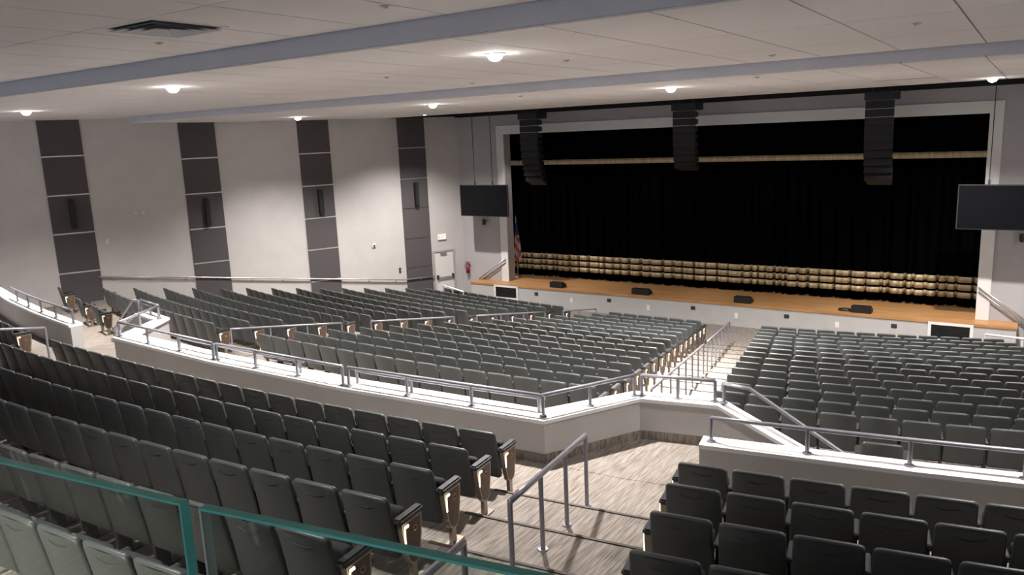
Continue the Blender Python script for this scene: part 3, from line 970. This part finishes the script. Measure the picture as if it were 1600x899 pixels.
line_array(-16.42, 10, 'leftmost black curved speaker array hanging before the curtain')
line_array(-10.14, 8, 'middle black curved speaker array, shortest of the three')
line_array(-4.02, 10, 'rightmost black speaker array hanging before the curtain')

# ------------------------------------------------------------------ curtains
def fold_fn(x0, x1, amp, wmin, wmax, seed):
    """gently rippled cloth with narrow deep pleats at uneven spacing"""
    rnd = random.Random(seed); pl = []; x = x0
    while x < x1:
        x += rnd.uniform(wmin, wmax); pl.append((x, rnd.uniform(0.5, 1.0) * amp, rnd.uniform(0.03, 0.06)))
    ph = rnd.uniform(0, 6)

    def f(x):
        v = 0.012 * math.sin(x * 27 + ph) + 0.02 * math.sin(x * 3.1 + ph)
        for c, d, w in pl:
            if abs(x - c) < 0.2:
                v += d * math.exp(-((x - c) / w) ** 2)
        return v
    return f


def sheet(x0, x1, zs, f, y, dy=0.0, dx=0.018, hem=0.0, th=0.02):
    bm = bmesh.new(); n = int((x1 - x0) / dx)
    xs = [x0 + (x1 - x0) * i / n for i in range(n + 1)]
    fy = [f(x) for x in xs]
    rows_f, rows_b = [], []
    for j, z in enumerate(zs):
        k = 1.0
        rows_f.append([bm.verts.new((x, y + v * k + dy, z + (hem * math.sin(x * 5.3) if j == len(zs) - 1 else 0))) for x, v in zip(xs, fy)])
        rows_b.append([bm.verts.new((x, y + v * k + dy + th, z + (hem * math.sin(x * 5.3) if j == len(zs) - 1 else 0))) for x, v in zip(xs, fy)])
    for R in (rows_f, rows_b):
        for a, b in zip(R, R[1:]):
            for i in range(n):
                bm.faces.new((a[i], a[i + 1], b[i + 1], b[i]))
    for a, b in ((rows_f[-1], rows_b[-1]), (rows_f[0], rows_b[0])):
        for i in range(n):
            bm.faces.new((a[i], a[i + 1], b[i + 1], b[i]))
    return bm


for (x0, x1, sd, lab) in ((-19.75, -10.35, 3, 'left half of the black stage curtain with three gold bands'), (-10.38, -0.95, 8, 'right half of the black stage curtain with three gold bands')):
    f = fold_fn(x0, x1, 0.26, 0.18, 0.55, sd)
    t = empty('stage_curtain', ((x0 + x1) / 2, 29.3, SZ)); tag(t, lab, 'curtain', 'halves of the stage curtain')
    inv = Matrix.Translation((-(x0 + x1) / 2, -29.3, -SZ))
    bm = sheet(x0, x1, [ZC + 0.6, ZC - 2.5, ZC - 5.0, SZ + 0.03], f, 29.3, hem=0.015); bm.transform(inv); put('cloth', bm, 'curtain', t, True)
    for a, b in ((-5.19, -5.385), (-5.455, -5.65), (-5.72, -5.905)):
        bm = sheet(x0, x1, [ZC + a, ZC + b], f, 29.3, dy=-0.012, th=0.01); bm.transform(inv); put('gold_band', bm, 'gold', t, True)
f = fold_fn(-19.8, -0.9, 0.02, 0.10, 0.30, 21)
t = empty('stage_valance', (-10.3, 29.0, ZC - 1.28)); tag(t, 'black valance with one gold hem band across the stage top', 'curtain')
inv = Matrix.Translation((10.3, -29.0, -(ZC - 1.28)))
bm = sheet(-19.8, -0.9, [ZC + 0.6, ZC - 0.5, ZC - 1.30], f, 29.0, dx=0.05); bm.transform(inv); put('cloth', bm, 'curtain', t, True)
put('track', bbox(-9.5, 9.4, -0.77, 0.05, 1.84, 1.92), 'iron', t)
bm = sheet(-19.8, -0.9, [ZC - 1.07, ZC - 1.27], f, 29.0, dy=-0.012, dx=0.05, th=0.01); bm.transform(inv); put('gold_band', bm, 'gold', t, True)

# ------------------------------------------------------------------ things on the stage and its front
t = empty('flag', (-19.02, 28.72, SZ)); tag(t, 'striped flag draped on a pole at the left of the stage', 'flag')
bm = bmesh.new(); cyl(bm, (0, 0), 0.15, 0.06, 0.0, 0.07, 16); put('base', bm, 'gold_ring', t)
bm = bmesh.new(); tube(bm, [(0, 0, 0.05), (0, 0, 2.62)], 0.016, 8); put('pole', bm, 'gold', t)
bm = bmesh.new(); cyl(bm, (0, 0), 0.03, 0.004, 2.62, 2.78, 8); put('finial', bm, 'gold_ring', t)
M['flag_red'] = node_mat('flag_red', (0.30, 0.035, 0.03), 0.8, var=0.1); M['flag_white'] = node_mat('flag_white', (0.55, 0.45, 0.40), 0.8, var=0.05); M['flag_blue'] = node_mat('flag_blue', (0.015, 0.02, 0.06), 0.8, var=0.1)
bm = bmesh.new(); nc, nr_ = 18, 26; G = []
for j in range(nr_ + 1):
    v = j / nr_; wd = 0.07 + 0.30 * v ** 0.8 * (1 - 0.45 * max(0, v - 0.75) / 0.25)
    G.append([bm.verts.new((0.02 + wd * (c_ / nc) - wd * 0.35, -0.03 - 0.05 * math.sin(c_ * 1.25 + v * 1.3) * (0.4 + v), 2.45 - 1.62 * v - 0.16 * (c_ / nc) * v)) for c_ in range(nc + 1)])
for j in range(nr_):
    for c_ in range(nc):
        fc = bm.faces.new((G[j][c_], G[j][c_ + 1], G[j + 1][c_ + 1], G[j + 1][c_]))
        v = j / nr_
        fc.material_index = 2 if v < 0.27 else (int(c_ / 3 + v * 7) % 2)
put('cloth', bm, ['flag_red', 'flag_white', 'flag_blue'], t, True)

for x, w, lab in ((-16.18, 0.58, 'leftmost low black floor monitor on the stage edge'), (-12.42, 0.70, 'second low black floor monitor on the stage edge'),
                  (-8.45, 0.60, 'third low black floor monitor, by the curtain split'), (-4.50, 0.62, 'rightmost low black floor monitor with a heap of cable')):
    t = empty('floor_monitor', (x, 27.42, SZ)); tag(t, lab, 'monitor', 'floor monitors along the stage edge')
    bm = bmesh.new()
    V = [bm.verts.new((sx * w / 2, y_, z_)) for sx in (-1, 1) for y_, z_ in ((-0.2, 0.0), (0.2, 0.0), (0.2, 0.09), (-0.06, 0.23), (-0.2, 0.22))]
    bm.faces.new(V[:5]); bm.faces.new(V[5:])
    for i in range(5):
        bm.faces.new((V[i], V[(i + 1) % 5], V[5 + (i + 1) % 5], V[5 + i]))
    put('cabinet', bm, 'speaker', t)
    bm = bmesh.new()
    V = [bm.verts.new(q) for q in ((-w / 2 + 0.03, 0.195, 0.105), (w / 2 - 0.03, 0.195, 0.105), (w / 2 - 0.03, -0.04, 0.235), (-w / 2 + 0.03, -0.04, 0.235))]
    bm.faces.new(V); r_ = bmesh.ops.extrude_face_region(bm, geom=bm.faces[:])
    bmesh.ops.translate(bm, vec=(0, 0.006, 0.012), verts=[v for v in r_['geom'] if isinstance(v, bmesh.types.BMVert)])
    put('grille', bm, 'grille', t)
t = empty('cable_heap', (-5.02, 27.42, SZ)); tag(t, 'heap of black cable beside the rightmost floor monitor', 'cable')
bm = bmesh.new(); rnd = random.Random(4)
tube(bm, [(0.22 * math.cos(a * 0.9) * (0.5 + rnd.random() * 0.6), 0.16 * math.sin(a * 0.9) * (0.5 + rnd.random() * 0.6), 0.012 + 0.002 * a) for a in range(34)] + [(0.3, 0.0, 0.02)], 0.012, 6)
put('coil', bm, 'dark', t, True)
bm = bmesh.new(); tube(bm, [(0.26, 0, 0.02), (0.34, 0, 0.03)], 0.02, 8); put('plug', bm, 'dark', t)

for x0, x1, lab in ((-19.11, -18.05, 'black grille in a white frame at the left of the stage front'), (-2.41, -1.35, 'black grille in a white frame at the right of the stage front')):
    t = empty('stage_grille', ((x0 + x1) / 2, SY, ZC - 6.82)); tag(t, lab, 'grille', 'grilles in the stage front')
    hw = (x1 - x0) / 2
    put('opening', bbox(-hw, hw, -0.015, 0.0, 0.02, 0.46), 'black', t)
    put('frame', bbox(-hw - 0.09, -hw, -0.035, 0, -0.06, 0.55), 'white', t); put('frame', bbox(hw, hw + 0.09, -0.035, 0, -0.06, 0.55), 'white', t)
    put('frame', bbox(-hw, hw, -0.035, 0, 0.46, 0.55), 'white', t); put('frame', bbox(-hw, hw, -0.035, 0, -0.06, 0.02), 'white', t)
    for k in range(7):
        put('louver', bbox(-hw, hw, -0.03, -0.012, 0.06 + 0.06 * k, 0.075 + 0.06 * k), 'black', t)
for k, x in enumerate((-17.06, -13.68, -10.23, -6.85, -3.47)):
    t = empty('floor_pocket', (x, SY, ZC - 6.53)); tag(t, f'{ORD[k + 1]} dark outlet box from the left on the stage front', 'outlet', 'dark outlets on the stage front')
    put('plate', bbox(-0.085, 0.085, -0.012, 0, -0.07, 0.07, 0.004), 'dark', t); put('socket', bbox(-0.05, 0.05, -0.02, -0.012, -0.04, 0.04), 'iron', t)
for k, x in enumerate((-15.38, -12.02, -8.62, -5.20)):
    t = empty('wall_outlet', (x, SY, ZC - 6.67)); tag(t, f'{ORD[k + 1]} white outlet plate from the left on the stage front', 'outlet', 'white outlets on the stage front')
    put('plate', bbox(-0.06, 0.06, -0.012, 0, -0.10, 0.10, 0.004), 'cap', t); put('socket', bbox(-0.03, 0.03, -0.02, -0.012, -0.06, 0.06), 'white', t)
for s, lab in ((1, 'low pale guard rail right of the stage front'), (-1, 'low pale guard rail left of the stage, by the exit door')):
    xs = [(-0.87, 25.28), (0.9, 25.1)] if s > 0 else [(-20.3, 24.95), (-18.64, 24.17)]
    z = 0.97 if s > 0 else 1.07
    p, q = xs[0] + (z,), xs[1] + (z,)
    posts = [(lerp(p, q, k / 2), 0.0 if s > 0 else of_z(14) + 0.03) for k in range(3)]
    railing('front_guard_rail', [p, q], posts, lab, r=0.03, flange=False, mat='white', group='guard rails at the stage front')

# ------------------------------------------------------------------ ceiling fittings
t = empty('ceiling_vent', (-8.52, 5.68, NZ)); tag(t, 'square ceiling air diffuser with a dark throat at upper left', 'air vent')
for (a, b, c_, d) in ((-0.50, 0.50, -0.50, -0.45), (-0.50, 0.50, 0.45, 0.50), (-0.50, -0.45, -0.45, 0.45), (0.45, 0.50, -0.45, 0.45)):
    put('frame', bbox(a, b, c_, d, -0.012, 0.0), 'white', t)
bm = bmesh.new(); V = [bm.verts.new(p) for p in ((-0.45, -0.45, -0.002), (0.45, -0.45, -0.002), (0.45, 0.45, -0.002), (-0.45, 0.45, -0.002))]; bm.faces.new(V); put('throat', bm, 'black', t)  # flat black sheet painted for the shade inside the diffuser
for k, h in enumerate((0.44, 0.32, 0.20)):
    bm = bmesh.new()
    for j in range(4):
        c0, s0 = math.cos(j * math.pi / 2), math.sin(j * math.pi / 2)
        P = [(-h, -h, -0.045), (h, -h, -0.045), (h - 0.09, -h + 0.09, -0.006), (-h + 0.09, -h + 0.09, -0.006)]
        bm.faces.new([bm.verts.new((x * c0 - y_ * s0, x * s0 + y_ * c0, z)) for x, y_, z in P])
    put('vane', bm, 'fascia', t)
t = empty('slot_vent', (-2.72, 20.8, FZ)); tag(t, 'thin dark slot vent in the front ceiling above the right speaker array', 'air vent')
put('slot', bbox(-0.66, 0.66, -0.10, 0.10, -0.008, 0.0), 'dark', t); put('flange', bbox(-0.70, 0.70, 0.10, 0.13, -0.012, 0.0), 'white', t); put('flange', bbox(-0.70, 0.70, -0.13, -0.10, -0.012, 0.0), 'white', t)
for x, y, z, lab in ((-1.34, 10.98, MZ, 'small sprinkler cap in the upper right ceiling'), (-3.78, 13.61, MZ, 'small sprinkler cap by the right soffit edge'),
                     (-6.30, 11.15, MZ, 'small sprinkler cap right of the largest downlight'), (-10.09, 13.78, MZ, 'small sprinkler cap near the second soffit, left of centre'),
                     (-9.89, 10.90, MZ, 'small sprinkler cap in the middle ceiling between two downlights'), (-9.76, 6.39, NZ, 'small sprinkler cap beside the square air diffuser'),
                     (-5.83, 6.48, NZ, 'small sprinkler cap at the top edge of the near ceiling'), (-4.63, 15.65, FZ, 'small shiny unlit lamp under the right part of the front soffit'),
                     (-10.38, 16.1, FZ, 'small shiny unlit lamp left of the middle downlight')):  # the two shiny ones stand for small unlit lamps, drawn as caps
    t = empty('sprinkler_head', (x, y, z)); tag(t, lab, 'sprinkler', 'ceiling sprinkler caps')
    bm = bmesh.new(); cyl(bm, (0, 0), 0.065, 0.05, -0.008, 0.0, 14); put('escutcheon', bm, 'reveal', t)
    bm = bmesh.new(); cyl(bm, (0, 0), 0.03, 0.025, -0.028, -0.008, 10); put('cap', bm, 'reveal', t)

# ------------------------------------------------------------------ viewing platform and its glass balustrade
bm = bmesh.new()
offs = [-9 + 2.0 * i for i in range(13)]
fr = [pol(62.06, o) for o in offs]
prism(bm, fr + [(fr[-1][0], -5.2), (fr[0][0], -5.2)], XZ, ZC - 1.62)
struct(put('floor_platform', bm, 'carpet'))
GZ = ZC - 0.50


def glass(x0, x1, label):
    o0, o1 = x0 - CX, x1 - CX
    a0, a1 = pol(62.160, o0), pol(62.160, o1); b0, b1 = pol(62.146, o0), pol(62.146, o1)
    t = empty('glass_panel', (a0[0], a0[1], ZC - 1.62)); tag(t, label, 'glass panel', 'glass balustrade panels')
    L = t.location

    def slab(q, z0, z1):
        bm = bmesh.new(); prism(bm, [(p[0] - L.x, p[1] - L.y) for p in q], z0 - L.z, z1 - L.z); return bm
    q = [a0, a1, b1, b0]
    e = 0.004
    dx = Vector((a1[0] - a0[0], a1[1] - a0[1])).normalized() * e
    inner = [(a0[0] + dx.x, a0[1] + dx.y), (a1[0] - dx.x, a1[1] - dx.y), (b1[0] - dx.x, b1[1] - dx.y), (b0[0] + dx.x, b0[1] + dx.y)]
    put('pane', slab(inner, ZC - 1.60, GZ - e), 'glass', t)
    put('polished_edge', slab(q, GZ - e, GZ), 'glass_edge', t)
    put('polished_edge', slab([inner[1], a1, b1, inner[2]], ZC - 1.60, GZ - e), 'glass_edge', t)
    put('ground_edge', slab([a0, inner[0], inner[3], b0], ZC - 1.60, GZ - e), 'glass_arris', t)
    put('shoe', slab([(a0[0] - 0.0, a0[1] - 0.03), (a1[0], a1[1] - 0.03), (b1[0], b1[1] + 0.03), (b0[0], b0[1] + 0.03)], ZC - 1.62, ZC - 1.52), 'steel', t)


glass(-3.0, -0.992, 'left clear glass balustrade panel with green polished edge')
glass(-0.957, 0.90, 'right clear glass balustrade panel along the bottom edge')

for k, x in enumerate((-8.2, -6.6, -5.0)):
    px_, py_ = pol(61.98, x - CX)
    t = empty('platform_light', (px_, py_, ZC - 2.42), math.asin((x - CX) / 61.98)); tag(t, f'{ORD[k + 1]} small wall light below the viewing platform, from the left', 'wall light', 'wall lights below the viewing platform')
    put('housing', bbox(-0.10, 0.10, 0.0, 0.09, -0.05, 0.05, 0.01), 'iron', t)
    put('lens', bbox(-0.08, 0.08, 0.02, 0.08, -0.058, -0.05), 'aisle_lamp', t)
    l = bpy.data.lights.new('platform_beam', 'SPOT'); l.energy = UNDER_W; l.color = (1.0, 0.96, 0.86); l.spot_size = math.radians(105); l.spot_blend = 0.8; l.shadow_soft_size = 0.05
    lo = bpy.data.objects.new('platform_beam', l); COL.objects.link(lo); lo.parent = t; lo.location = (0, 0.06, -0.08); lo.rotation_euler = (math.radians(62), 0, 0)
